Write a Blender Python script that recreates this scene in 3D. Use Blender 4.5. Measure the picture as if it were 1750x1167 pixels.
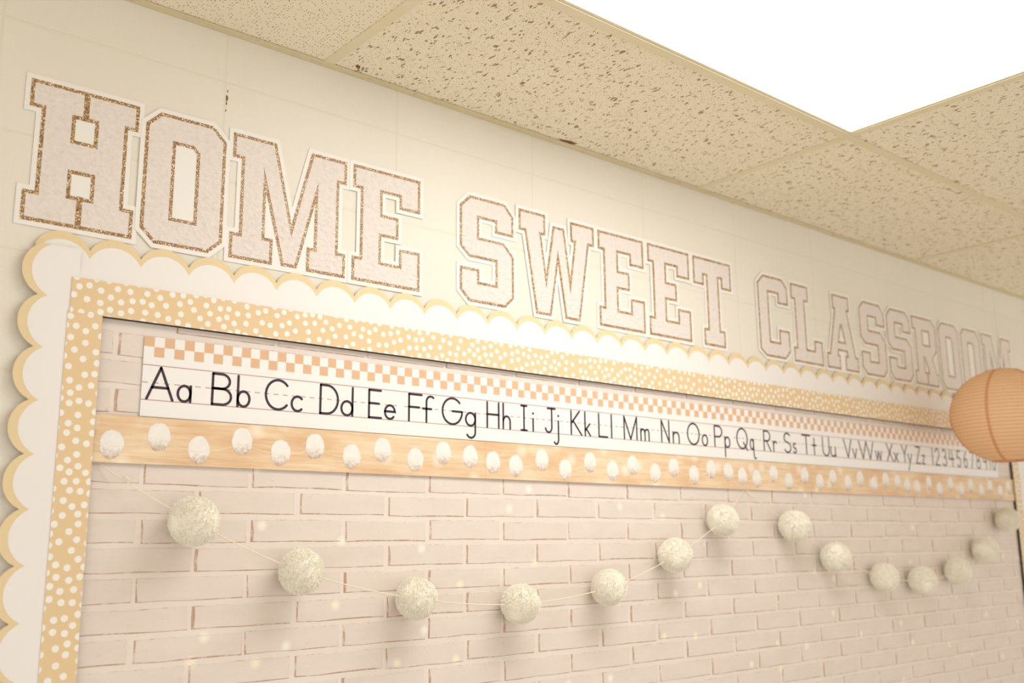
import bpy, bmesh, math, random
from math import pi, sin, cos, tan, radians, atan2, sqrt
from mathutils import Vector, Matrix
from mathutils.geometry import tessellate_polygon
for o in list(bpy.data.objects): bpy.data.objects.remove(o, do_unlink=True)
S = bpy.context.scene
COL = S.collection
rnd = random.Random(7)
# ------------------------------------------------------------------ camera
CAM = Vector((0.0, -1.7520, 1.6))
yaw, pitch, roll = 0.70203572, 0.1994173, -0.01025256
fwd = Vector((sin(yaw)*cos(pitch), cos(yaw)*cos(pitch), sin(pitch)))
rgt = Vector((cos(yaw), -sin(yaw), 0)); up = rgt.cross(fwd)
r2 = cos(roll)*rgt + sin(roll)*up; u2 = -sin(roll)*rgt + cos(roll)*up
cd = bpy.data.cameras.new('camera'); cam = bpy.data.objects.new('camera', cd); COL.objects.link(cam)
cam.matrix_world = Matrix(((r2.x, u2.x, -fwd.x, CAM.x), (r2.y, u2.y, -fwd.y, CAM.y), (r2.z, u2.z, -fwd.z, CAM.z), (0, 0, 0, 1)))
cd.sensor_width = 36; cd.lens = 1700.14/1750*36; cd.clip_start = .02
cd.dof.use_dof = True; cd.dof.focus_distance = 2.0; cd.dof.aperture_fstop = 3.0
S.camera = cam
# ------------------------------------------------------------------ world and exposure
W = bpy.data.worlds.new('world'); S.world = W; W.use_nodes = True
bg = W.node_tree.nodes['Background']; bg.inputs[0].default_value = (1.0, .975, .952, 1); bg.inputs[1].default_value = 1.16
S.view_settings.view_transform = 'Standard'; S.view_settings.look = 'None'
S.view_settings.gamma = 1; S.view_settings.use_curve_mapping = False
S.view_settings.exposure = 0.07
LAMP = 7.0            # radiance of a troffer diffuser
LAMP_RGB = (1.0, .985, .965)
# ------------------------------------------------------------------ dimensions (metres)
H = 2.5984            # ceiling
X0, TW = .96544, 1.2192   # ceiling grid: first cross runner, tile length
D1, TD = .4955, .6020     # depth of the first cut row, tile depth

# ------------------------------------------------------------------ helpers
def lin(r, g=None, b=None):
    if g is None: r, g, b = r
    f = lambda c: (c/255/12.92 if c/255 <= .04045 else ((c/255+.055)/1.055)**2.4)
    return (f(r), f(g), f(b), 1)

def mat(name, rgb, rough=.7, spec=.3):
    m = bpy.data.materials.new(name); m.use_nodes = True
    b = m.node_tree.nodes['Principled BSDF']
    b.inputs['Base Color'].default_value = lin(rgb); b.inputs['Roughness'].default_value = rough
    b.inputs['Specular IOR Level'].default_value = spec
    return m

class N:
    """small node builder"""
    def __init__(s, m): s.t = m.node_tree; s.b = s.t.nodes['Principled BSDF']
    def n(s, typ, ins=None, **kw):
        x = s.t.nodes.new(typ)
        for k, v in kw.items(): setattr(x, k, v)
        for k, v in (ins or {}).items():
            if hasattr(v, 'is_output'): s.t.links.new(v, x.inputs[k])
            else: x.inputs[k].default_value = v
        return x
    def link(s, a, b): s.t.links.new(a, b)
    def pos(s, scale=(1, 1, 1), rot=(0, 0, 0)):
        g = s.n('ShaderNodeNewGeometry')
        return s.n('ShaderNodeMapping', {'Vector': g.outputs['Position'], 'Scale': scale, 'Rotation': rot}).outputs[0]
    def obj(s, scale=(1, 1, 1)):
        g = s.n('ShaderNodeTexCoord')
        return s.n('ShaderNodeMapping', {'Vector': g.outputs['Object'], 'Scale': scale}).outputs[0]
    def flat(s, wall=True):
        g = s.n('ShaderNodeNewGeometry'); q = s.n('ShaderNodeSeparateXYZ', {0: g.outputs['Position']})
        return s.n('ShaderNodeCombineXYZ', {0: q.outputs[0], 1: q.outputs[2 if wall else 1]}).outputs[0]
    def cells(s, v, scale, rand=1., feature='F1'):
        return s.n('ShaderNodeTexVoronoi', {'Vector': v, 'Scale': scale, 'Randomness': rand}, feature=feature, voronoi_dimensions='2D')
    def noise(s, v, scale, detail=3, rough=.5):
        return s.n('ShaderNodeTexNoise', {'Vector': v, 'Scale': scale, 'Detail': detail, 'Roughness': rough}).outputs[0]
    def ramp(s, f, a, b, ca=(0, 0, 0, 1), cb=(1, 1, 1, 1)):
        r = s.n('ShaderNodeValToRGB', {0: f}); e = r.color_ramp.elements
        e[0].position = a; e[1].position = b; e[0].color = ca; e[1].color = cb
        return r.outputs[0]
    def mix(s, f, a, b):
        x = s.n('ShaderNodeMix', data_type='RGBA')
        for k, v in ((0, f), (6, a), (7, b)):
            if hasattr(v, 'is_output'): s.t.links.new(v, x.inputs[k])
            else: x.inputs[k].default_value = v
        return x.outputs[2]
    def math(s, op, a, b=0., clamp=False):
        return s.n('ShaderNodeMath', {0: a, 1: b}, operation=op, use_clamp=clamp).outputs[0]
    def col(s, c): s.link(c, s.b.inputs['Base Color'])
    def bump(s, h, strength, dist):
        x = s.n('ShaderNodeBump', {'Height': h, 'Strength': strength, 'Distance': dist}); s.link(x.outputs[0], s.b.inputs['Normal'])

def link(name, me, m, parent=None):
    o = bpy.data.objects.new(name, me); COL.objects.link(o)
    if m is not None and not me.materials:
        for q in (m if isinstance(m, (list, tuple)) else [m]): me.materials.append(q)
    if parent is not None: o.parent = parent
    return o

def tag(o, label=None, cat=None, group=None, kind=None):
    if label: o['label'] = label
    if cat: o['category'] = cat
    if group: o['group'] = group
    if kind: o['kind'] = kind
    return o

def thing(name, label, cat, loc=(0, 0, 0), group=None):
    o = bpy.data.objects.new(name, None); COL.objects.link(o); o.location = loc; o.empty_display_size = .05
    return tag(o, label, cat, group)

class MB:
    def __init__(s): s.v = []; s.f = []; s.mi = []
    def add(s, vs, fs, mi=0):
        k = len(s.v); s.v += [tuple(v) for v in vs]; s.f += [tuple(i+k for i in f) for f in fs]; s.mi += [mi]*len(fs)
    def box(s, x0, x1, y0, y1, z0, z1, mi=0):
        v = [(x, y, z) for x in (x0, x1) for y in (y0, y1) for z in (z0, z1)]
        s.add(v, [(0, 1, 3, 2), (4, 6, 7, 5), (0, 4, 5, 1), (2, 3, 7, 6), (0, 2, 6, 4), (1, 5, 7, 3)], mi)
    def plate(s, loops, yb, yf, mi=0, sides=True):
        """filled outline (x,z) with holes, its face turned to -y at yf and edges back to yb"""
        pts = [p for l in loops for p in l]
        tri = tessellate_polygon([[Vector((a, b, 0)) for a, b in l] for l in loops])
        fs = []
        for t in tri:
            a, b, c = (pts[i] for i in t)
            cr = (b[0]-a[0])*(c[1]-a[1]) - (b[1]-a[1])*(c[0]-a[0])
            fs.append(t if cr > 0 else t[::-1])
        s.add([(a, yf, b) for a, b in pts], fs, mi)
        if sides:
            for l in loops:
                n = len(l); v = [(a, yf, b) for a, b in l]+[(a, yb, b) for a, b in l]
                s.add(v, [(i, (i+1) % n, n+(i+1) % n, n+i) for i in range(n)], mi)
    def tube(s, path, r, n=8, mi=0, closed=False):
        P = [Vector(p) for p in path]; m = len(P); rings = []
        ref = None
        for i in range(m):
            d = (P[(i+1) % m]-P[i-1]) if closed else (P[min(i+1, m-1)]-P[max(i-1, 0)])
            d.normalize()
            if ref is None: ref = Vector((0, 0, 1)) if abs(d.z) < .9 else Vector((1, 0, 0))
            a = (ref - d*ref.dot(d)).normalized(); b = d.cross(a); ref = a
            rr = r[i] if isinstance(r, (list, tuple)) else r
            rings.append([P[i]+a*(rr*cos(2*pi*k/n))+b*(rr*sin(2*pi*k/n)) for k in range(n)])
        v = [p for g in rings for p in g]; f = []
        for i in range(m if closed else m-1):
            j = (i+1) % m
            f += [(i*n+k, i*n+(k+1) % n, j*n+(k+1) % n, j*n+k) for k in range(n)]
        if not closed: f += [tuple(range(n))[::-1], tuple((m-1)*n+k for k in range(n))]
        s.add(v, f, mi)
    def mesh(s, name, smooth=False):
        me = bpy.data.meshes.new(name); me.from_pydata(s.v, [], s.f); me.update()
        if any(s.mi): me.polygons.foreach_set('material_index', s.mi)
        if smooth: me.polygons.foreach_set('use_smooth', [True]*len(me.polygons))
        return me
    def build(s, name, m, parent=None, smooth=False): return link(name, s.mesh(name, smooth), m, parent)

def offset(poly, d):
    """mitred outline offset, d > 0 grows a counter-clockwise outline"""
    A = sum(poly[i][0]*poly[(i+1) % len(poly)][1]-poly[(i+1) % len(poly)][0]*poly[i][1] for i in range(len(poly)))
    P = poly if A > 0 else poly[::-1]; n = len(P); out = []
    for i in range(n):
        p, q, r = P[i-1], P[i], P[(i+1) % n]
        a = Vector((q[0]-p[0], q[1]-p[1])).normalized(); b = Vector((r[0]-q[0], r[1]-q[1])).normalized()
        na = Vector((a.y, -a.x)); nb = Vector((b.y, -b.x)); m = na+nb
        if m.length < 1e-6: m = na
        m.normalize(); c = max(m.dot(na), .12)
        cross = a.x*b.y-a.y*b.x
        if d > 0 and cross > 0 and c < .5:           # sharp outer tip: bevel it
            out += [(q[0]+(na.x+a.x*.4)*d, q[1]+(na.y+a.y*.4)*d), (q[0]+(nb.x-b.x*.4)*d, q[1]+(nb.y-b.y*.4)*d)]
        else:
            out.append((q[0]+m.x*d/c, q[1]+m.y*d/c))
    return out

def rect(x0, z0, x1, z1): return [(x0, z0), (x1, z0), (x1, z1), (x0, z1)]

# ------------------------------------------------------------------ materials
def m_wall():
    m = mat('painted_block', (236, 230, 212), .55); n = N(m)
    f = n.noise(n.pos(), 3, 4); n.col(n.mix(f, lin(232, 225, 210), lin(239, 234, 221)))
    n.bump(n.noise(n.pos(), 260, 4, .65), .25, .002); return m
M_WALL = m_wall()
M_JOINT = mat('painted_mortar', (231, 224, 206), .6)
def m_tile(fine):
    m = mat('pinhole_tile' if fine else 'fissured_tile', (226, 214, 186), .9, .1); n = N(m)
    base = n.mix(n.noise(n.pos(), 5, 3), lin(242, 231, 206), lin(247, 238, 217))
    # fissures: short worm holes lying across the wall direction
    warp = n.n('ShaderNodeVectorMath', {0: n.pos((62, 25, 1), (0, 0, .25)), 1: n.n('ShaderNodeTexNoise', {'Vector': n.pos(), 'Scale': 60, 'Detail': 2}).outputs[1]}, operation='ADD').outputs[0]
    v = n.cells(warp, 1.55).outputs[0]
    gate = n.noise(n.pos((1, 1, 0)), 42, 2)
    size = n.math('MULTIPLY', n.math('SUBTRACT', gate, .395), 1.05, True)
    fiss = n.math('LESS_THAN', v, size)
    v2 = n.cells(n.pos((1, 1, 0)), 150. if fine else 190.)
    sel = n.math('GREATER_THAN', n.n('ShaderNodeSeparateColor', {0: v2.outputs[1]}).outputs[0], .60 if fine else .70)
    pin = n.math('MULTIPLY', n.math('LESS_THAN', v2.outputs[0], .20 if fine else .19), sel)
    hole = n.math('MAXIMUM', pin, fiss) if not fine else pin
    dark = n.mix(n.noise(n.pos(), 90, 1), lin(118, 94, 66), lin(198, 178, 142))
    n.col(n.mix(hole, base, dark))
    n.bump(n.math('SUBTRACT', n.math('MULTIPLY', n.noise(n.pos(), 300, 3), .25), hole), .35, .003); return m
M_TILE = m_tile(False); M_TILE_F = m_tile(True)
def m_metal():
    m = mat('cream_painted_steel', (214, 200, 163), .45, .4); n = N(m)
    n.col(n.mix(n.noise(n.pos(), 9, 4), lin(226, 214, 180), lin(236, 226, 196))); return m
M_METAL = m_metal()
def m_flange():
    m = mat('grubby_edge_trim', (214, 200, 163), .55); n = N(m)
    f = n.ramp(n.noise(n.pos((1, 3, 3)), 30, 5, .7), .60, .72)
    n.col(n.mix(f, n.mix(n.noise(n.pos(), 7, 3), lin(216, 201, 162), lin(230, 218, 184)), lin(180, 152, 108))); return m
M_FLANGE = m_flange()
M_DARK = mat('shadow_gap', (70, 55, 40), .9)
M_CHIP = mat('tile_stain', (132, 98, 66), .95)
def m_diff():
    m = bpy.data.materials.new('lit_diffuser'); m.use_nodes = True; t = m.node_tree
    for x in list(t.nodes): t.nodes.remove(x)
    e = t.nodes.new('ShaderNodeEmission'); o = t.nodes.new('ShaderNodeOutputMaterial')
    e.inputs[0].default_value = (*LAMP_RGB, 1); e.inputs[1].default_value = LAMP
    t.links.new(e.outputs[0], o.inputs[0]); return m
M_DIFF = m_diff()
M_FLOOR = mat('floor_vinyl', (226, 220, 208), .5)
M_CARD = mat('white_card', (243, 239, 232), .55)
def m_glitter():
    m = mat('copper_gold_glitter', (190, 150, 105), .38, .5); n = N(m)
    v = n.n('ShaderNodeTexVoronoi', {'Vector': n.pos((1, 0, 1)), 'Scale': 620.})
    c = n.n('ShaderNodeSeparateColor', {0: v.outputs[1]}).outputs[0]
    r = n.n('ShaderNodeValToRGB', {0: c}); r.color_ramp.interpolation = 'CONSTANT'; e = r.color_ramp.elements
    e[0].color = lin(128, 92, 56); e[1].position = .30; e[1].color = lin(174, 134, 86)
    for p, q in ((.56, (202, 164, 112)), (.76, (148, 108, 68)), (.87, (250, 238, 214))):
        x = e.new(p); x.color = lin(*q)
    n.col(r.outputs[0]); return m
M_GLIT = m_glitter()
def m_chen():
    m = mat('tufted_chenille', (229, 219, 213), .9, .15); n = N(m)
    w = n.noise(n.pos((1, 0, 1.4)), 80, 1.5, .4)
    k = n.n('ShaderNodeTexVoronoi', {'Vector': n.pos((1, 0, 1)), 'Scale': 150.}, feature='SMOOTH_F1').outputs[0]
    n.col(n.mix(w, lin(228, 217, 208), lin(241, 233, 226)))
    n.bump(n.math('SUBTRACT', w, n.math('MULTIPLY', k, .5)), .8, .005); return m
M_CHEN = m_chen()
M_TAN = mat('tan_border_print', (234, 212, 168), .6)
M_WHITE = mat('white_border_print', (242, 237, 233), .6)
M_POLKA = mat('polka_dot_print', (232, 204, 160), .6); M_DOT = mat('printed_white_dot', (247, 243, 234), .6)
def lights_on(n, c, sc=6.4, r0=.02, r1=.085, k=.75):
    """the printed fairy light spots of the brick paper"""
    v = n.cells(n.flat(), sc)
    d = n.ramp(v.outputs[0], r0, r1, (1, 1, 1, 1), (0, 0, 0, 1))
    h = n.n('ShaderNodeSeparateColor', {0: v.outputs[1]})
    g = n.math('MULTIPLY', d, n.math('GREATER_THAN', h.outputs[0], .35))
    return n.mix(n.math('MULTIPLY', g, k), c, n.mix(h.outputs[1], lin(255, 250, 240), lin(255, 244, 214)))
def m_brick(name, lo, hi, sc):
    m = mat(name, lo, .75, .15); n = N(m)
    f = n.noise(n.pos((1, 1, 2.5)), 9, 5, .6)
    c = n.mix(f, lin(lo), lin(hi))
    s = n.ramp(n.noise(n.pos((1, 1, 1.6)), 62, 6, .78), .63, .71)
    c = n.mix(n.math('MULTIPLY', s, sc), c, lin(186, 160, 146))
    n.col(lights_on(n, c)); n.bump(f, .2, .002); return m
M_BRICK = m_brick('whitewashed_brick_print', (222, 208, 197), (240, 229, 219), .55)
M_MORTAR = m_brick('whitewashed_mortar_print', (230, 217, 207), (242, 232, 222), .25)
def m_rust(name, a, b):
    m = mat(name, (182, 140, 120), .8, .1); n = N(m)
    f = n.ramp(n.noise(n.pos((1, 1, 1)), 38, 5, .75), a, b)
    n.col(n.mix(f, lin(226, 211, 200), n.mix(n.noise(n.pos(), 25, 3), lin(180, 144, 122), lin(210, 180, 160)))); return m
M_RUST = m_rust('rust_brick_edge', .38, .52)
M_RUST2 = m_rust('faint_brick_edge', .50, .62)
M_CORK = mat('board_backing', (150, 118, 84), .9)
M_FRAME = mat('dark_board_frame', (44, 34, 30), .5)
M_PAPER = mat('alphabet_white_paper', (245, 242, 238), .5)
M_ORANGE = mat('peach_check_print', (228, 186, 148), .55)
M_INK = mat('dark_letter_ink', (62, 48, 60), .5)
M_RULE = mat('dusty_rose_rule', (198, 156, 148), .6)
def m_wood():
    m = mat('pale_pine_print', (236, 200, 152), .6); n = N(m)
    a = n.ramp(n.noise(n.pos((2.2, 1, 34)), 4, 5, .6), .3, .7)
    b = n.ramp(n.noise(n.pos((1.6, 1, 5)), 3.4, 3), .42, .66)
    c = n.mix(a, lin(228, 194, 152), lin(248, 227, 196)); c = n.mix(n.math('MULTIPLY', b, .6), c, lin(218, 170, 122)); n.col(lights_on(n, c, 13., .06, .26, .55)); return m
M_WOOD = m_wood()
def m_pp():
    m = mat('printed_pompom_white', (243, 238, 230), .7); n = N(m)
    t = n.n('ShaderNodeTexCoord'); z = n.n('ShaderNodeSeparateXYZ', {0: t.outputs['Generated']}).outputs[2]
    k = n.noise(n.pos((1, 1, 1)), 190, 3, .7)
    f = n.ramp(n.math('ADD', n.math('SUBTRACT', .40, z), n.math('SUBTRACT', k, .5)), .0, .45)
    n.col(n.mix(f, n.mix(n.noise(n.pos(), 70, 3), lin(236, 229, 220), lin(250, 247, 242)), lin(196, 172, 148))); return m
M_PP = m_pp()
M_PSTR = mat('printed_twine', (248, 232, 206), .7)
def m_wool():
    m = mat('cream_wool', (240, 234, 208), .95, .1); n = N(m)
    n.b.inputs['Sheen Weight'].default_value = .8; n.b.inputs['Sheen Roughness'].default_value = .6; n.b.inputs['Sheen Tint'].default_value = (1, .97, .9, 1)
    n.col(n.mix(n.noise(n.obj(), 60, 2), lin(255, 247, 228), lin(255, 252, 241)))
    return m
M_WOOL = m_wool()
M_TWINE = mat('cream_twine', (246, 234, 212), .9)
def m_lantern(name, rgb):
    m = mat(name, rgb, .7, .2); n = N(m); t = n.t
    tr = t.nodes.new('ShaderNodeBsdfTranslucent'); tr.inputs[0].default_value = lin(rgb)
    mx = t.nodes.new('ShaderNodeMixShader'); mx.inputs[0].default_value = .32
    t.links.new(n.b.outputs[0], mx.inputs[1]); t.links.new(tr.outputs[0], mx.inputs[2])
    t.links.new(mx.outputs[0], t.nodes['Material Output'].inputs[0]); return m
M_LANT = m_lantern('peach_tissue_paper', (253, 219, 178)); M_SEAM = m_lantern('overlapped_tissue_paper', (236, 182, 134))
M_WIRE = mat('thin_wire', (206, 150, 102), .5)

# ================================================================== SETTING
XA, XB, YB = -2.0, 6.6, -6.0
# wall of painted concrete blocks, stack bonded
wall = MB(); wall.box(XA, XB, 0.0004, .19, 0, H+.3)
wall = tag(wall.build('wall_back', M_JOINT), kind='structure')
CW, CH = .4025, .2040
blk = MB()
def block_mesh(w, h):
    b = MB(); g = .0022; c = .0035; m = rect(g, g, w-g, h-g); i = rect(g+c, g+c, w-g-c, h-g-c)
    v = [(a, .0004, z) for a, z in m]+[(a, 0, z) for a, z in i]
    b.add(v, [(k, (k+1) % 4, 4+(k+1) % 4, 4+k) for k in range(4)]+[(4, 5, 6, 7)]); return b.mesh('block')
bm0 = block_mesh(CW, CH); bm0.materials.append(M_WALL)
for r in range(-11, 2):
    z = 2.2925+r*CH
    for k in range(-5, 14):
        x = .749+k*CW
        if x < XA or x+CW > XB: continue
        if z < 1.05: continue
        if .45 < x and x+CW < 4.1 and z+CH < 2.09: continue      # hidden behind the board
        o = link('block', bm0, None, wall); o.location = (x, 0, z)
low = MB(); low.box(XA, XB, 0, .0004, 0, 2.2925-6*CH); low.build('painted_lower_wall', M_WALL, wall)
chip = MB()
for x, z, s in ((.753, 2.463, .004), (.7525, 2.452, .0022), (.754, 2.478, .0018), (.752, 2.437, .0016)):
    chip.plate([[(x+s*cos(a)*(.5+.2*cos(3*a)), z+s*1.6*sin(a)) for a in [2*pi*k/9 for k in range(9)]]], .0005, -.0006)
chip.build('paint_chip', M_CHIP, wall)

fl = MB(); fl.box(XA, XB, YB, .19, -.05, 0); tag(fl.build('floor', M_FLOOR), kind='structure')

# suspended ceiling: deck, lay-in tiles, runners
cl = MB(); cl.box(XA, XB, YB, .0, H+.03, H+.12); ceiling = tag(cl.build('ceiling', M_DARK), kind='structure')
rows = [(-.0, -D1)]+[(-D1-TD*k, -D1-TD*(k+1)) for k in range(9)]
LIGHTS = {(0, 1)}
tm = {}
for ri, (ya, yb) in enumerate(rows):
    for k in range(-2, 5):
        x = X0+k*TW
        if (k, ri) in LIGHTS or x+TW > XB+.5: continue
        fine = (ri == 0 and k == -1)
        key = (ri == 0, fine)
        if key not in tm:
            b = MB(); d = ya-yb; e = .004; c = .002; w = TW
            o_ = [(e, -e), (w-e, -e), (w-e, -d+e), (e, -d+e)]; i_ = [(e+c, -e-c), (w-e-c, -e-c), (w-e-c, -d+e+c), (e+c, -d+e+c)]
            b.add([(p, q, .018) for p, q in o_]+[(p, q, .002) for p, q in o_]+[(p, q, 0) for p, q in i_],
                  [(0, 1, 2, 3), (8, 11, 10, 9)]+[(j, j+4, 4+(j+1) % 4, (j+1) % 4) for j in range(4)]+[(4+j, 8+j, 8+(j+1) % 4, 4+(j+1) % 4) for j in range(4)])
            tm[key] = b.mesh('tile'); tm[key].materials.append(M_TILE_F if fine else M_TILE)
        o = link('tile', tm[key], None, ceiling); o.location = (x, ya, H+.0015)
RW = .0119
for k in range(-2, 6):
    x = X0+k*TW
    if x > XB: continue
    b = MB(); b.box(x-RW, x+RW, -6, -.019, H-.0005, H+.0012); b.box(x-.001, x+.001, -6, -.02, H+.0012, H+.03); b.build('runner', M_METAL, ceiling)
for ri, (ya, yb) in enumerate(rows):
    b = MB(); b.box(X0-2*TW, XB, yb-RW, yb+RW, H-.0009, H+.0008); b.box(X0-2*TW, XB, yb-.001, yb+.001, H+.001, H+.03)
    b.build('runner', M_METAL, ceiling)
# brown damage on the tiles beside the wall
rs = random.Random(3)
def blob(cx, cy, rx, ry, n=13, rot=0):
    out = []
    for k in range(n):
        a = 2*pi*k/n; r = rs.uniform(.7, 1.1); x, y = rx*r*cos(a), ry*r*sin(a)
        out.append((cx+x*cos(rot)-y*sin(rot), cy+x*sin(rot)+y*cos(rot)))
    return out
st = MB()
for p in (blob(1.652, -.026, .032, .0085, rot=-.08), blob(1.0235, -.042, .010, .005, rot=.9), blob(1.27, -.03, .004, .002)):
    n = len(p); st.add([(a, b, H+.0009) for a, b in p]+[(a, b, H+.002) for a, b in p], [tuple(range(n))[::-1]]+[(i, n+i, n+(i+1) % n, (i+1) % n) for i in range(n)])
st.build('broken_tile_edge', M_CHIP, ceiling)
# wall angle
for i, (xa, xb) in enumerate(((XA, 1.1905), (1.1915, 3.0), (3.001, XB))):
    b = MB(); b.box(xa, xb, -.0215, -.0002, H-.0012, H+.0004); b.box(xa, xb, -.0016, -.0002, H, H+.022)
    tag(b.build('trim_%d' % (i+1), M_FLANGE), kind='structure')

# recessed fluorescent troffers
def troffer(k, ri, label):
    x = X0+k*TW; ya, yb = rows[ri]
    t = thing('ceiling_light', label, 'light', (x+TW/2, (ya+yb)/2, H))
    w, d = TW/2-.0035, TD/2-.0035; fb = .017
    b = MB(); z0, z1 = .0015, .006
    for a in (-1, 1):
        b.box(min(a*w, a*(w-fb)), max(a*w, a*(w-fb)), -d, d, z0, z1)
        b.box(-w+fb, w-fb, min(a*d, a*(d-fb)), max(a*d, a*(d-fb)), z0, z1)
    b.build('door_frame', M_METAL, t)
    b = MB(); b.box(-w+fb, w-fb, -d+fb, d-fb, .004, .007); b.build('diffuser', M_DIFF, t)
    b = MB(); b.box(-w+.01, w-.01, -d+.01, d-.01, .0075, .03); b.build('housing', M_METAL, t)
troffer(0, 1, 'bright recessed ceiling light panel above the board')

# ================================================================== BOARD
BX0, BX1, BZ0, BZ1 = .4895, 4.098, .80, 2.0530     # outer edge of the frame
IX0, IX1, IZ1 = .5440, 4.0430, 1.9915              # its opening
IZ0 = BZ0+.06
bd = thing('bulletin_board', 'wide wall bulletin board with a dark frame under dotted border', 'board', (0, 0, 0))
b = MB(); b.box(BX0+.01, BX1-.01, -.0012, -.0003, BZ0+.01, BZ1-.01); b.build('backing', M_CORK, bd)
for x0, x1, z0, z1 in ((BX0, BX1, IZ1, BZ1), (BX0, BX1, BZ0, IZ0), (BX0, IX0, IZ0, IZ1), (IX1, BX1, IZ0, IZ1)):
    b = MB(); b.box(x0+.001, x1-.001, -.0125, -.0003, z0+(.0 if z0 == IZ1 else .001), z1-(.001 if z1 == BZ1 else 0)); b.build('frame_rail', M_FRAME, bd)

# brick print paper: bricks proud of the mortar
BP, BC = .2030, .0500
rb = random.Random(11)
def ring_d(nx, nz):
    u = rb.uniform; l, bt, r, t = u(.0026, .0058), u(.0013, .0023), u(.0006, .0012), u(.0008, .0013)
    d = [(l, bt*u(.8, 1.2))]+[(0, bt*u(.4, 1.5)) for _ in range(nx-1)]+[(-r, bt*u(.6, 1.2))]+[(-r*u(.5, 1.4), 0) for _ in range(nz-1)]
    return d+[(-r, -t)]+[(0, -t*u(.5, 1.4)) for _ in range(nx-1)]+[(l*u(.4, 1.2), -t)]+[(l*u(.5, 1.4), 0) for _ in range(nz-1)]
def brick_mesh():
    L, h = BP-.0085, .0405; b = MB(); nx, nz = 4, 2
    def ring(l, bt, r, t, jit):
        p = []
        for i in range(nx): p.append((l+(L-l-r)*i/nx, bt+rb.uniform(-jit, jit)))
        for i in range(nz): p.append((L-r+rb.uniform(-jit, jit), bt+(h-bt-t)*i/nz))
        for i in range(nx): p.append((L-r-(L-l-r)*i/nx, h-t+rb.uniform(-jit, jit)))
        for i in range(nz): p.append((l+rb.uniform(-jit, jit), h-t-(h-bt-t)*i/nz))
        return p
    o_ = ring(rb.uniform(-.002, .002), rb.uniform(-.001, .001), rb.uniform(-.002, .002), rb.uniform(-.001, .001), .0011); i_ = [(x+dx, z+dz) for (x, z), (dx, dz) in zip(o_, ring_d(nx, nz))]
    n = len(o_); v = [(x, 0, z) for x, z in o_]+[(x, -.0007, z) for x, z in i_]
    b.add(v, [tuple(range(n, 2*n))], 0)
    for i in range(n):
        mi = 1 if (i < nx or i >= nx+nz+nx) else 2
        b.add([v[i], v[(i+1) % n], v[n+(i+1) % n], v[n+i]], [(0, 1, 2, 3)], mi)
    me = b.mesh('brick')
    for q in (M_BRICK, M_RUST, M_RUST2): me.materials.append(q)
    return me
BM = [brick_mesh() for _ in range(14)]
def cut_brick(me, x, lo, hi):
    c = me.copy()
    for v in c.vertices: v.co.x = min(max(v.co.x, lo-x), hi-x)
    return c
def brick_sheet(label, z0, z1, ztop, xoff):
    t = thing('brick_print_paper', label, 'backdrop', (0, 0, 0), 'sheets of brick print paper')
    b = MB(); b.box(IX0+.0005, IX1-.0005, -.0022, -.0013, z0, z1); b.build('mortar_sheet', M_MORTAR, t)
    r = 0; z = ztop
    while z > z0-.02:
        xs = xoff[r % 2]
        k = -3
        while True:
            x = xs+k*BP; k += 1
            if x > IX1-.012: break
            if x+BP-.0085 < IX0+.012: continue
            if z+.04 > z1+.001 or z < z0+.001: break
            me = BM[rb.randrange(len(BM))]
            if x < IX0+.001 or x+BP > IX1-.001: me = cut_brick(me, x, IX0+.001, IX1-.001)
            o = link('brick', me, None, t); o.location = (x, -.0022, z+rb.uniform(-.0012, .0012))
        r += 1; z -= BC
brick_sheet('whitewashed brick print paper covering the board below the pompom border', IZ0+.001, 1.7640, 1.7055, (.635, .735))
brick_sheet('whitewashed brick print paper behind the alphabet strip, above the pompom border', 1.7650, IZ1-.0006, 1.9290, (.5765, .675))
# top cut row of the upper sheet
up_sheet = [o for o in COL.objects if o.name.startswith('brick_print_paper')][-1]
for k in range(0, 18):
    x = .6788+k*BP-.0
    if x > IX1: break
    b = MB(); xe = min(x+BP-.0085, IX1-.001); zb = 1.9800
    b.box(x+.003, xe, -.0033, -.0022, zb+.0016, IZ1-.0008)
    b.box(x, x+.003, -.0029, -.0022, zb, IZ1-.0008, 1); b.box(x, xe, -.0028, -.0022, zb, zb+.0016, 1)
    b.build('brick', [M_BRICK, M_RUST], up_sheet)

# ------------------------------------------------------------------ scalloped border
SP = .0887; SAG = .0280; SR = ((SP/2)**2+SAG**2)/(2*SAG)
def arcs(u0, n, top):
    """scalloped edge from left to right: n arcs starting in the notch at u0, height of the notch = top"""
    out = []; half = math.asin(SP/2/SR)
    for k in range(n):
        c = u0+SP*(k+.5); cz = top+SAG-SR
        for j in range(12):
            a = pi/2+half-2*half*j/12
            out.append((c+SR*cos(a), cz+SR*sin(a)))
    out.append((u0+SP*n, top)); return out
def scallop(u0, n, notch, inner, place, yb, label, lean=0.):
    m0 = m1 = 0.
    def bend(b): b.v = [(x, y+lean*(z-2.04)/.0655, z) for x, y, z in b.v]
    t = thing('scalloped_border', label, 'border', (0, 0, 0), 'scalloped paper border strips')
    a = arcs(u0, n, notch); o_ = [place(*p) for p in a+[(a[-1][0]+m1, inner), (a[0][0]+m0, inner)]]
    b = MB(); b.plate([o_], yb, yb-.0005); bend(b); b.build('tan_edge', M_TAN, t)
    a = [(x, z-.0152) for x, z in arcs(u0, n, notch)]; o_ = [place(*p) for p in a+[(a[-1][0]+m1, inner), (a[0][0]+m0, inner)]]
    b = MB(); b.plate([o_], yb-.0005, yb-.0008); bend(b); b.build('white_face', M_WHITE, t)
NT = 42
n1 = [(0, 10), (10, 11), (21, 11), (32, 10)]
nm = ['leftmost', 'second', 'third', 'rightmost']
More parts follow.
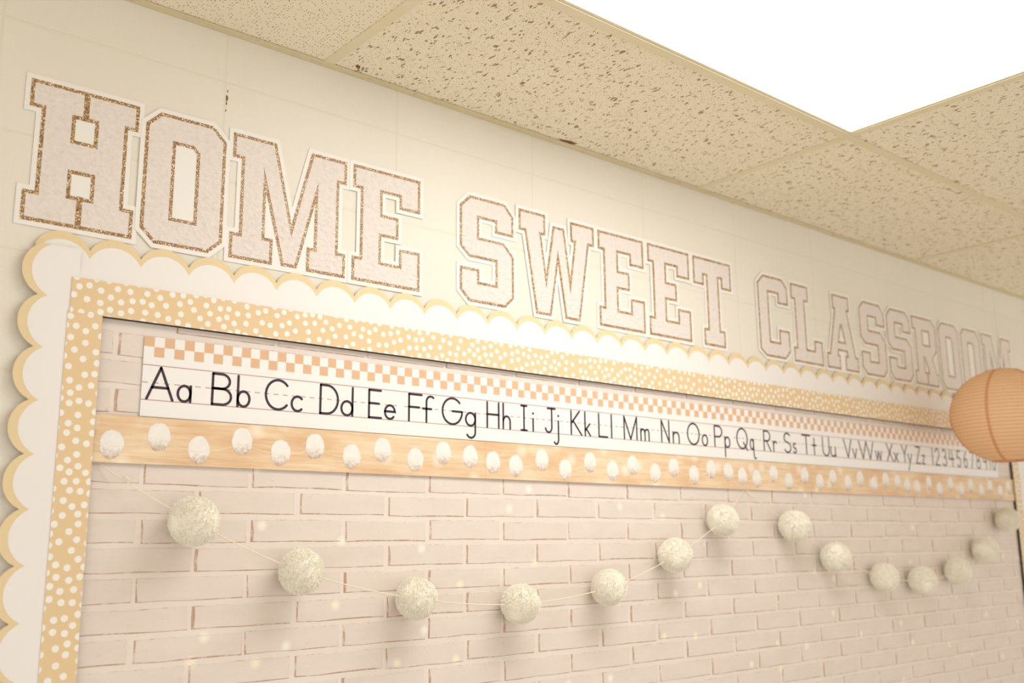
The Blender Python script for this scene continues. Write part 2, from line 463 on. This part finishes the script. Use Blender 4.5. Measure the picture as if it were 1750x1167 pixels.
for i, (s, n) in enumerate(n1):
    scallop(.4273+SP*s, n, 2.1055, 2.0525 if i == 0 else 2.040, lambda u, z: (u, z), -.0116-.0002*(i % 2), 'white scalloped border strip with tan edge along the board top, %s of four' % nm[i], .0060)
SIDE = SP
scallop(-2.1036, 14, -.4362, -.500, lambda u, w: (-w, -u), -.0113, 'white scalloped border strip with tan edge down the left side of the board')
scallop(-2.1036+14*SP-14*SP, 14, 4.1510, 4.090, lambda u, w: (w, -u), -.0109, 'white scalloped border strip with tan edge down the right side of the board')

# ------------------------------------------------------------------ polka dot border
rd = random.Random(9)
def polka(x0, x1, z0, z1, yb, label):
    b = MB(); b.box(x0, x1, yb-.0005, yb, z0, z1)
    t = thing('polka_dot_border', label, 'border', (0, 0, 0), 'tan polka dot border strips'); b.build('tan_strip', M_POLKA, t)
    cells, pts, g = {}, [], .0160                      # evenly scattered dots
    for _ in range(int((x1-x0)*(z1-z0)/g/g*26)):
        p = (rd.uniform(x0-.004, x1+.004), rd.uniform(z0-.004, z1+.004)); c = (int(p[0]/g), int(p[1]/g))
        if all((p[0]-q[0])**2+(p[1]-q[1])**2 > g*g for a in (-1, 0, 1) for e in (-1, 0, 1) for q in cells.get((c[0]+a, c[1]+e), ())):
            cells.setdefault(c, []).append(p); pts.append(p)
    d = MB(); r = .0057; y = yb-.0006
    for px, pz in pts:
        v = [(min(max(px+r*cos(2*pi*k/14), x0), x1), y, min(max(pz+r*sin(2*pi*k/14), z0), z1)) for k in range(14)]
        d.add(v, [tuple(range(14))])
    tag(d.build('white_dots', M_DOT, t), kind='stuff')
polka(.4885, 1.7690, 1.9915, 2.0533, -.0131, 'tan polka dot border strip along the top, left third of the board')
polka(1.7640, 2.9500, 1.9915, 2.0531, -.0128, 'tan polka dot border strip along the top, middle third of the board')
polka(2.9450, 4.0985, 1.9915, 2.0533, -.0131, 'tan polka dot border strip along the top, right third of the board')
polka(.4855, .5430, .80, 1.9952, -.0126, 'tan polka dot border strip down the left side')
polka(4.0420, 4.0985, .80, 1.9952, -.0126, 'tan polka dot border strip down the right side')

# ------------------------------------------------------------------ wooden pompom print border
rel = [(.021, 1.777), (.088, 1.772), (.169, 1.789), (.243, 1.770), (.326, 1.790), (.405, 1.773), (.478, 1.789), (.562, 1.773), (.635, 1.790), (.717, 1.774), (.790, 1.791), (.864, 1.787)]
rp = random.Random(5)
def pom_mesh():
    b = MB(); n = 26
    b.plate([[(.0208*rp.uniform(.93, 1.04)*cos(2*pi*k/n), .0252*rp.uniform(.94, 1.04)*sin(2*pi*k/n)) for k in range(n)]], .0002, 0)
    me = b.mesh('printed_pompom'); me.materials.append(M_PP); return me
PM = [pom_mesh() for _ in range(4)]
def wood_strip(x0, x1, label, i):
    yb = -.0076 - .0005*(i % 2); yf = yb-.0005
    t = thing('pompom_print_border', label, 'border', (x0, yb, 1.775), 'pine print border strips with printed pompoms')
    b = MB(); b.box(0, x1-x0, -.0005, 0, -.0345, .0478); b.build('pine_strip', M_WOOD, t)
    ps = [(u, z-1.775) for u, z in rel if u < x1-x0-.015]
    s = MB(); pts = [(-.0, .004)]+ps+[(x1-x0, .006)]
    for (a, c), (d, e) in zip(pts, pts[1:]):
        if d-a > .02: s.tube([(a, -.0005, c-.004), ((a+d)/2, -.0005, (c+e)/2-.008), (d, -.0005, e-.004)], .0007, 5)
    s.build('printed_twine', M_PSTR, t)
    for q, (u, z) in enumerate(ps):
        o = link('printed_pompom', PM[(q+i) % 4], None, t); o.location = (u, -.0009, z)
WS = [(.5435, 1.394), (1.394, 2.301), (2.301, 3.208), (3.208, 4.046)]
base_rel = rel
for i, (a, c) in enumerate(WS):
    rel = [(u+(.487-.5435 if i == 0 else 0), z) for u, z in base_rel]; rel = [p for p in rel if p[0] > .02]
    wood_strip(a, c, 'pine print border strip with printed white pompoms, %s of four across the board' % nm[i], i)

# ------------------------------------------------------------------ alphabet strip
def arc(cx, cy, rx, ry, a0, a1, n=18): return [(cx+rx*cos(radians(a0+(a1-a0)*i/n)), cy+ry*sin(radians(a0+(a1-a0)*i/n))) for i in range(n+1)]
def circ(cx, cy, r, ry=None): return arc(cx, cy, r, ry or r, 90, 450, 28)
G = {
 'A': [[(0, 0), (.5, 1)], [(.5, 1), (1, 0)], [(.19, .37), (.81, .37)]],
 'B': [[(0, 0), (0, 1)], [(0, 1), (.3, 1)]+arc(.3, .76, .27, .24, 90, -90)+[(0, .52)], [(0, .52), (.33, .52)]+arc(.33, .26, .3, .26, 90, -90)+[(0, 0)]],
 'C': [arc(.5, .5, .5, .5, 42, 318, 30)],
 'D': [[(0, 0), (0, 1)], [(0, 1), (.25, 1)]+arc(.25, .5, .45, .5, 90, -90, 24)+[(0, 0)]],
 'E': [[(0, 0), (0, 1)], [(0, 1), (.5, 1)], [(0, .52), (.42, .52)], [(0, 0), (.52, 0)]],
 'F': [[(0, 0), (0, 1)], [(0, 1), (.52, 1)], [(0, .52), (.42, .52)]],
 'G': [arc(.5, .5, .5, .5, 42, 360, 32), [(1, .5), (.5, .5)]],
 'H': [[(0, 0), (0, 1)], [(.6, 0), (.6, 1)], [(0, .52), (.6, .52)]],
 'I': [[(.2, 0), (.2, 1)], [(0, 1), (.4, 1)], [(0, 0), (.4, 0)]],
 'J': [[(.42, 1), (.42, .22)]+arc(.21, .22, .21, .22, 0, -165, 14), [(.15, 1), (.65, 1)]],
 'K': [[(0, 0), (0, 1)], [(.5, 1), (0, .46)], [(.12, .58), (.62, 0)]],
 'L': [[(0, 1), (0, 0)], [(0, 0), (.5, 0)]],
 'M': [[(0, 0), (0, 1)], [(0, 1), (.42, 0)], [(.42, 0), (.84, 1)], [(.84, 1), (.84, 0)]],
 'N': [[(0, 0), (0, 1)], [(0, 1), (.55, 0)], [(.55, 0), (.55, 1)]],
 'O': [circ(.5, .5, .5)],
 'P': [[(0, 0), (0, 1)], [(0, 1), (.3, 1)]+arc(.3, .74, .28, .26, 90, -90)+[(0, .48)]],
 'Q': [circ(.5, .5, .5), [(.62, .3), (.98, -.06)]],
 'R': [[(0, 0), (0, 1)], [(0, 1), (.3, 1)]+arc(.3, .75, .27, .25, 90, -90)+[(0, .5)], [(.22, .5), (.6, 0)]],
 'S': [arc(.3, .76, .28, .24, 35, 270, 18)[:-1]+arc(.3, .26, .3, .26, 90, -150, 18)],
 'T': [[(.35, 0), (.35, 1)], [(0, 1), (.7, 1)]],
 'U': [[(0, 1), (0, .3)]+arc(.28, .3, .28, .3, 180, 360, 16)+[(.56, 1)]],
 'V': [[(0, 1), (.38, 0)], [(.38, 0), (.76, 1)]],
 'W': [[(0, 1), (.32, 0)], [(.32, 0), (.62, 1)], [(.62, 1), (.92, 0)], [(.92, 0), (1.22, 1)]],
 'X': [[(0, 1), (.6, 0)], [(.6, 1), (0, 0)]],
 'Y': [[(0, 1), (.3, .5)], [(.6, 1), (.3, .5)], [(.3, .5), (.3, 0)]],
 'Z': [[(0, 1), (.55, 1)], [(.55, 1), (0, 0)], [(0, 0), (.55, 0)]],
 'a': [circ(.25, .25, .25), [(.5, .5), (.5, 0)]],
 'b': [[(0, 1), (0, 0)], circ(.25, .25, .25)],
 'c': [arc(.25, .25, .25, .25, 45, 315, 20)],
 'd': [circ(.25, .25, .25), [(.5, 1), (.5, 0)]],
 'e': [[(0, .27), (.5, .27)]+arc(.25, .25, .25, .25, 5, 318, 24)],
 'f': [[(.15, 0), (.15, .78)]+arc(.33, .78, .18, .2, 180, 50, 10), [(0, .5), (.36, .5)]],
 'g': [circ(.25, .25, .25), [(.5, .5), (.5, -.25)]+arc(.27, -.25, .23, .22, 0, -150, 12)],
 'h': [[(0, 0), (0, 1)], [(0, .27)]+arc(.21, .27, .21, .23, 180, 0, 12)+[(.42, 0)]],
 'i': [[(0, 0), (0, .5)], [(0, .72), (0, .725)]],
 'j': [[(.22, .5), (.22, -.25)]+arc(.0, -.25, .22, .22, 0, -140, 12), [(.22, .72), (.22, .725)]],
 'k': [[(0, 0), (0, 1)], [(.32, .5), (0, .2)], [(.09, .28), (.36, 0)]],
 'l': [[(0, 0), (0, 1)]],
 'm': [[(0, 0), (0, .5)], [(0, .33)]+arc(.14, .33, .14, .17, 180, 0, 10)+[(.28, 0)], [(.28, .33)]+arc(.42, .33, .14, .17, 180, 0, 10)+[(.56, 0)]],
 'n': [[(0, 0), (0, .5)], [(0, .27)]+arc(.2, .27, .2, .23, 180, 0, 12)+[(.4, 0)]],
 'o': [circ(.25, .25, .25)],
 'p': [[(0, .5), (0, -.46)], circ(.25, .25, .25)],
 'q': [circ(.25, .25, .25), [(.5, .5), (.5, -.25)]+arc(.7, -.25, .2, .2, 180, 300, 10)],
 'r': [[(0, 0), (0, .5)], [(0, .27)]+arc(.2, .27, .2, .23, 180, 45, 10)],
 's': [arc(.16, .38, .14, .12, 40, 270, 12)[:-1]+arc(.16, .13, .16, .13, 90, -150, 12)],
 't': [[(.18, 0), (.18, .88)], [(0, .5), (.36, .5)]],
 'u': [[(0, .5), (0, .2)]+arc(.2, .2, .2, .2, 180, 360, 12)+[(.4, .2)], [(.4, .5), (.4, 0)]],
 'v': [[(0, .5), (.2, 0)], [(.2, 0), (.4, .5)]],
 'w': [[(0, .5), (.15, 0)], [(.15, 0), (.3, .5)], [(.3, .5), (.45, 0)], [(.45, 0), (.6, .5)]],
 'x': [[(0, .5), (.38, 0)], [(.38, .5), (0, 0)]],
 'y': [[(0, .5), (.2, 0)], [(.4, .5), (.0, -.46)]],
 'z': [[(0, .5), (.34, .5)], [(.34, .5), (0, 0)], [(0, 0), (.34, 0)]],
 '1': [[(0, 0), (0, 1)]],
 '2': [arc(.28, .72, .28, .28, 165, -35, 14)+[(0, 0)], [(0, 0), (.58, 0)]],
 '3': [arc(.26, .76, .25, .24, 150, -90, 14), arc(.26, .26, .3, .26, 90, -150, 14)],
 '4': [[(.1, 1), (0, .45)], [(0, .45), (.6, .45)], [(.42, 1), (.42, 0)]],
 '5': [[(.06, 1), (.5, 1)], [(.06, 1), (.02, .58)], [(.02, .58)]+arc(.24, .3, .3, .3, 110, -145, 16)],
 '6': [[(.4, 1)]+arc(.5, .3, .5, .6, 130, 180, 8)+arc(.26, .27, .26, .27, 180, 540, 22)],
 '7': [[(0, 1), (.52, 1)], [(.52, 1), (.15, 0)]],
 '8': [circ(.28, .76, .22, .24), circ(.28, .26, .28, .26)],
 '9': [circ(.25, .72, .25, .27), [(.5, .72), (.46, 0)]],
 '0': [circ(.28, .5, .28, .5)],
}
STROKE = .0049
def ribbon(b, pts, w, y):
    P = [Vector(p) for p in pts]; n = len(P); h = w/2
    if n == 2 and (P[1]-P[0]).length < w*.3:
        c = P[0]; r = h*1.25; b.add([(c.x+r*cos(2*pi*k/12), y, c.y+r*sin(2*pi*k/12)) for k in range(12)], [tuple(range(12))]); return
    L, R = [], []
    closed = (P[0]-P[-1]).length < 1e-6
    for i in range(n):
        d0 = (P[i]-P[i-1]) if i > 0 else ((P[-1]-P[-2]) if closed else P[1]-P[0])
        d1 = (P[i+1]-P[i]) if i < n-1 else ((P[1]-P[0]) if closed else P[-1]-P[-2])
        d0 = d0.normalized() if d0.length > 1e-9 else d1.normalized(); d1 = d1.normalized() if d1.length > 1e-9 else d0
        m = Vector((-d0.y-d1.y, d0.x+d1.x))
        m = m.normalized() if m.length > 1e-6 else Vector((-d0.y, d0.x))
        c = max(m.dot(Vector((-d0.y, d0.x))), .5)
        L.append(P[i]+m*h/c); R.append(P[i]-m*h/c)
    v = [(p.x, y, p.y) for p in R]+[(p.x, y, p.y) for p in L]
    b.add(v, [(i, i+1, n+i+1, n+i) for i in range(n-1)])
    if not closed:
        for c, q in ((P[0], P[0]-P[1]), (P[-1], P[-1]-P[-2])):
            a0 = atan2(q.y, q.x); b.add([(c.x+h*cos(a0-pi/2+pi*k/6), y, c.y+h*sin(a0-pi/2+pi*k/6)) for k in range(7)], [tuple(range(7))])
CAPH, BASE = .0610, 1.8545
LP = '''A .628 .051 a .684 .028 B .749 .041 b .799 .028 C .856 .049 c .911 .026 D .974 .044 d 1.022 .030|E 1.087 .034 e 1.126 .029
F 1.186 .037 f 1.222 .032 G 1.274 .058 g 1.338 .031 H 1.399 .038 h 1.446 .025 I 1.500 .022 i 1.537 0 J 1.576 .036 j 1.604 .018 K 1.660 .039 k 1.707 .022
L 1.755 .034 l 1.800 0 M 1.846 .051 m 1.908 .035 N 1.988 .034 n 2.034 .028 O 2.093 .053 o 2.154 .027 P 2.208 .037 p 2.253 .026
Q 2.307 .052 q 2.368 .029 R 2.434 .036 r 2.480 .020 S 2.535 .036 s 2.580 .018 T 2.627 .047 t 2.680 .025 U 2.737 .039 u 2.781 .030
V 2.857 .048 v 2.907 .028 W 2.945 .092 w 3.045 .042 X 3.116 .042 x 3.163 .028 Y 3.214 .040 y 3.253 .030 Z 3.309 .034 z 3.350 .022
1 3.424 0 2 3.444 .034 3 3.497 .032 4 3.546 .038 5 3.605 .031 6 3.658 .028 7 3.708 .030 8 3.757 .033 9 3.811 .030 1 3.866 0 0 3.886 .030'''.replace('|', ' ').split('\n')
PAN = [(.6205, 1.1765), (1.1765, 1.7375), (1.7375, 2.295), (2.295, 2.8465), (2.8465, 3.4100), (3.4100, 3.9300)]
NAMES = ['Aa to Ee, at the left end', 'Ff to Kk', 'Ll to Pp', 'Qq to Uu', 'Vv to Zz', 'numbers 1 to 10, at the right end']
AZ0, AZ1 = 1.8245, 1.9680
for i, (xa, xb) in enumerate(PAN):
    yb = -.0048-.0004*(i % 2); yf = yb-.0005
    t = thing('alphabet_strip', 'white wall strip with peach checks showing '+NAMES[i], 'poster', (xa, yb, AZ0), 'alphabet line panels')
    w = xb-xa; y = -.0006
    b = MB(); b.box(0, w, -.0005, 0, 0, AZ1-AZ0); b.build('paper', M_PAPER, t)
    b = MB(); ns = round(w/.0186/2)*2; s = w/ns; h = .0182
    for k in range(ns):
        z = AZ1-AZ0-(h if k % 2 == 0 else 2*h)
        b.add([(k*s, y, z), ((k+1)*s, y, z), ((k+1)*s, y, z+h), (k*s, y, z+h)], [(0, 1, 2, 3)])
    b.build('check_print', M_ORANGE, t)
    b = MB()
    for z in (1.9165-AZ0, BASE-.0005-AZ0): b.add([(0, y, z-.0009), (w, y, z-.0009), (w, y, z+.0009), (0, y, z+.0009)], [(0, 1, 2, 3)])
    b.build('rule_line', M_RULE, t)
    b = MB(); z = 1.8850-AZ0; u = .0
    while u < w-.012:
        b.add([(u, y, z-.0009), (u+.0105, y, z-.0009), (u+.0105, y, z+.0009), (u, y, z+.0009)], [(0, 1, 2, 3)]); u += .0195
    b.build('dashed_midline', M_RULE, t)
    q = LP[i].split()
    for j in range(0, len(q), 3):
        ch, x, gw = q[j], float(q[j+1]), float(q[j+2]); g = G[ch]
        lo = min(p[0] for s_ in g for p in s_); hi = max(p[0] for s_ in g for p in s_)
        sx = (max(gw-STROKE*.9, .004)/(hi-lo)) if (hi > lo and gw > 0) else CAPH
        b = MB()
        for s_ in g: ribbon(b, [(x-xa+STROKE*.45+(a-lo)*sx, BASE-AZ0+STROKE*.3+c*(CAPH-STROKE*.8)) for a, c in s_], STROKE, -.0008)
        b.build('printed_letter' if ch.isalpha() else 'printed_number', M_INK, t)

# ================================================================== BIG LETTERS
BACK = {'T': '38,0 133,0 133,50 113,50 113,174 171,174 171,256 0,256 0,174 57,174 57,50 38,50',
 'M': '0,0 256,0 256,52 238,52 238,203 256,203 256,255 172,255 131,92 92,255 0,255 0,204 19,204 19,52 0,52',
 'A': '0,0 186,0 186,51 172,51 136,201 148,201 148,252 50,252 50,201 60,201 17,51 0,51'}
mm = lambda s: [tuple(map(int, p.split(','))) for p in s.split()]
BL = {
 'H': ('0,0 187,0 187,54 168,54 168,204 187,204 187,255 0,255 0,204 20,204 20,54 0,54', ['77,160 110,160 110,200 77,200', '77,58 110,58 110,98 77,98']),
 'O': ('27,0 130,0 157,25 157,228 130,255 27,255 0,228 0,25', ['58,55 99,55 99,189 91,198 58,198']),
 'M': ('0,0 91,0 91,53 73,53 73,147 111,2 145,2 182,144 182,51 166,51 166,0 256,0 256,52 238,52 238,203 256,203 256,255 172,255 131,92 92,255 0,255 0,204 19,204 19,52 0,52', []),
 'E': ('0,0 173,0 173,88 118,88 118,50 72,50 72,107 116,107 116,157 74,157 74,206 118,206 118,178 173,178 173,256 0,256 0,204 19,204 19,53 0,53', []),
 'S': ('27,0 135,0 162,26 162,128 132,158 57,158 57,204 105,204 105,177 162,177 162,228 135,256 29,256 0,228 0,129 27,106 105,106 105,51 57,51 57,81 0,81 0,25', []),
 'W': ('53,0 103,0 128,137 150,0 201,0 237,204 256,204 256,256 172,256 172,203 185,203 169,108 151,233 112,233 88,106 73,202 87,202 87,256 0,256 0,202 19,202', []),
 'T': ('38,0 133,0 133,50 113,50 113,204 124,204 124,174 171,174 171,256 0,256 0,174 46,174 46,204 57,204 57,50 38,50', []),
 'C': ('29,0 128,0 155,26 155,91 100,91 100,50 55,50 55,202 102,202 102,172 155,172 155,228 130,254 30,254 0,226 0,20', []),
 'L': ('0,0 160,0 160,80 113,80 113,47 73,47 73,200 94,200 94,252 0,252 0,200 17,200 17,48 0,48', []),
 'A': ('0,0 78,0 78,50 68,50 70,62 116,62 119,50 106,50 106,0 186,0 186,51 172,51 136,201 148,201 148,252 50,252 50,201 60,201 17,51 0,51', ['76,95 108,95 93,150']),
 'R': ('0,0 168,0 168,50 158,50 136,102 170,133 170,228 146,252 0,252 0,201 18,201 18,53 0,53', ['74,152 118,152 118,200 74,200', '74,50 98,50 74,104']),
}
ROW = [('H', .3995), ('O', .599), ('M', .7705), ('E', 1.0415), ('S', 1.326), ('W', 1.504), ('E', 1.775), ('E', 1.9635), ('T', 2.155),
       ('C', 2.452), ('L', 2.6265), ('A', 2.807), ('S', 3.017), ('S', 3.192), ('R', 3.3695), ('O', 3.561), ('O', 3.736), ('M', 3.9075)]
LAB = ['first letter of HOME', 'second letter of HOME', 'third letter of HOME', 'last letter of HOME',
       'first letter of SWEET', 'second letter of SWEET', 'first of the two Es in SWEET', 'second of the two Es in SWEET', 'last letter of SWEET',
       'first letter of CLASSROOM', 'second letter of CLASSROOM', 'third letter of CLASSROOM', 'first of the two Ss in CLASSROOM', 'second of the two Ss in CLASSROOM',
       'after the Ss of CLASSROOM', 'first of the two Os in CLASSROOM', 'second of the two Os in CLASSROOM', 'last letter of CLASSROOM, above the lantern']
for i, (ch, x0) in enumerate(ROW):
    out, holes = BL[ch]; out = [(a/1000, b_/1000) for a, b_ in mm(out)]; holes = [[(a/1000, b_/1000) for a, b_ in mm(h)] for h in holes]
    t = thing('sign_letter', 'cream block letter %s with gold glitter outline, %s' % (ch, LAB[i]), 'letter', (x0, -.0007-.0010*(i % 2), 2.1412), 'letters of the wall sign')
    yc = -.0010
    b = MB(); b.plate([offset([(a/1000, c/1000) for a, c in mm(BACK[ch])] if ch in BACK else out, .0085)], 0, yc); b.build('white_backing', M_CARD, t)
    b = MB(); b.plate([out]+holes, yc, yc-.0003); b.build('glitter_outline', M_GLIT, t)
    ins = offset(out, -.0067); hin = [offset(h, .0067) for h in holes]
    b = MB(); b.plate([ins]+hin, yc-.0003, yc-.0006); b.build('chenille_face', M_CHEN, t)
    bars = {'H': [(88.5, 199, 98.5, 255), (88.5, 0, 98.5, 60)], 'R': [(82, 0, 91, 52)]}.get(ch, [])
    for a, c, d, e in bars:
        b = MB(); b.plate([rect(a/1000, (c+1)/1000, d/1000, (e-1)/1000)], yc-.0003, yc-.0008); b.build('glitter_bar', M_GLIT, t)

# ================================================================== POMPOM GARLANDS
def pompom_mesh(seed):
    r = random.Random(seed); b = MB(); R = .0425
    bm = bmesh.new(); bmesh.ops.create_icosphere(bm, subdivisions=3, radius=R*.945)
    bm.verts.ensure_lookup_table(); b.add([v.co for v in bm.verts], [[v.index for v in f.verts] for f in bm.faces]); bm.free()
    dents = [Vector((r.gauss(0, 1), r.gauss(0, 1), r.gauss(0, 1))).normalized() for _ in range(4)]
    nst = 4200
    for k in range(nst):
        z = 1-2*(k+.5)/nst; a = k*2.399963; s_ = sqrt(1-z*z); d = Vector((s_*cos(a), s_*sin(a), z))
        d = (d+Vector((r.gauss(0, .05), r.gauss(0, .05), r.gauss(0, .05)))).normalized()
        Rl = R*(min(r.gauss(.985, .032), 1.035)-sum(.06*max(0, 1-(d-q).length/.5) for q in dents))
        tip = (d+Vector((r.gauss(0, .08), r.gauss(0, .08), r.gauss(0, .08)))).normalized()*Rl
        e = d.orthogonal().normalized(); f = d.cross(e); base = d*R*.80; w = .001
        q = [base+e*w*.7, base-e*w*.35+f*w*.6, base-e*w*.35-f*w*.6]; g = [tip+e*w, tip-e*w*.5+f*w*.87, tip-e*w*.5-f*w*.87]
        b.add(q+g+[tip+d*w*.7], [(0, 1, 4, 3), (1, 2, 5, 4), (2, 0, 3, 5), (3, 4, 6), (4, 5, 6), (5, 3, 6)])
    me = b.mesh('pompom'); me.materials.append(M_WOOL); return me
PMS = [pompom_mesh(s_) for s_ in (1, 2, 3)]
GAR = [([(.715, 1.642), (.927, 1.551), (1.188, 1.491), (1.465, 1.468), (1.742, 1.493), (1.984, 1.564), (2.183, 1.653)], (.556, 1.7395), (2.326, 1.7390),
        'cream pompom garland on the left, hung in a swag on the brick paper'),
       ([(2.512, 1.638), (2.712, 1.547), (2.981, 1.480), (3.217, 1.463), (3.463, 1.487), (3.684, 1.556), (3.890, 1.666)], (2.338, 1.7390), (4.0, 1.7390),
        'cream pompom garland on the right, in a swag near the right end of the board')]
rg = random.Random(21)
for gi, (pts, s0, s1, lab) in enumerate(GAR):
    pts = [(a*.9942, 1.6+(c-1.6)*.9942) for a, c in pts]
    t = thing('pompom_garland', lab, 'garland', (pts[3][0], -.044, pts[3][1]), 'pompom garlands')
    o0 = t.location
    yp = -.0500
    P = [Vector((s0[0], -.0062, s0[1]))]+[Vector((a, yp, c)) for a, c in pts]+[Vector((s1[0], -.0062, s1[1]))]
    path = []
    for a, c in zip(P, P[1:]):
        for k in range(8):
            u = k/8; p = a.lerp(c, u); p.z -= .010*4*u*(1-u)*(c-a).length/.25*.5; path.append(p-o0)
    path.append(P[-1]-o0)
    b = MB(); b.tube(path, .0011, 6); b.build('twine', M_TWINE, t, True)
    for k, (a, c) in enumerate(pts):
        o = link('pompom', PMS[(k*2+gi) % 3], None, t); o.location = Vector((a, yp, c))-o0
        o.rotation_euler = (rg.uniform(0, 6), rg.uniform(0, 6), rg.uniform(0, 6)); s_ = rg.uniform(.98, 1.05)*(1.02 if gi else 1); o.scale = (s_*rg.uniform(.97, 1.03), s_*rg.uniform(.97, 1.03), s_)
    if gi == 0:
        b = MB(); q = P[0].lerp(P[1], .28)-o0
        b.tube([q+Vector((-.006, -.001, .004)), q+Vector((.0, -.004, .003)), q+Vector((.008, -.003, -.003))], [.0012, .0022, .0010], 6); b.build('twine_knot', M_TWINE, t, True)

# ================================================================== PAPER LANTERN
LX, LY, LZ = 3.404, -.285, 2.000
lt = thing('paper_lantern', 'round peach paper lantern hanging from the ceiling at the right edge', 'lantern', (LX, LY, LZ))
RA, RC, ZC = .174, .158, .150
NR = 26
def prof(z): return RA*sqrt(max(0, 1-(z/RC)**2))
b = MB(); n = 96; rings = []
steps = NR*4
for j in range(steps+1):
    z = -ZC+2*ZC*j/steps; r = prof(z)-.0011*abs(sin(pi*j/4))
    rings += [(r*cos(2*pi*k/n), r*sin(2*pi*k/n), z) for k in range(n)]
b.add(rings, [(j*n+k, j*n+(k+1) % n, (j+1)*n+(k+1) % n, (j+1)*n+k) for j in range(steps) for k in range(n)])
b.build('paper_shade', M_LANT, lt, True)
view = atan2(CAM.y-LY, CAM.x-LX)
for g in range(6):
    a0 = view+radians(-18+60*g); b = MB(); v = []
    for j in range(steps+1):
        z = -ZC+2*ZC*j/steps; r = prof(z)-.0011*abs(sin(pi*j/4))+.0005; h = .0052/max(r, .02)
        v += [(r*cos(a0-h), r*sin(a0-h), z), (r*cos(a0+h), r*sin(a0+h), z)]
    b.add(v, [(2*j, 2*j+1, 2*j+3, 2*j+2) for j in range(steps)]); b.build('paper_seam', M_SEAM, lt, True)
for j in range(NR+1):
    z = -ZC+2*ZC*j/NR; r = prof(z)+.0002
    b = MB(); b.tube([(r*cos(2*pi*k/64), r*sin(2*pi*k/64), z) for k in range(64)], .0006, 4, closed=True); b.build('wire_rib', M_WIRE, lt, True)
r = prof(ZC)
b = MB()
b.tube([(r*cos(2*pi*k/48), r*sin(2*pi*k/48), ZC) for k in range(48)], .0016, 6, closed=True)
b.tube([(-r, 0, ZC), (0, 0, ZC+.012), (r, 0, ZC)], .0012, 6); b.build('hanger_wire', M_WIRE, lt, True)
b = MB(); b.tube([(r*cos(2*pi*k/48), r*sin(2*pi*k/48), -ZC) for k in range(48)], .0016, 6, closed=True); b.build('bottom_ring', M_WIRE, lt, True)
b = MB(); b.tube([(0, 0, ZC+.011), (0, 0, H-LZ-.001)], .0009, 6); b.build('hanging_thread', mat('pale_thread', (236, 224, 196), .6), lt)
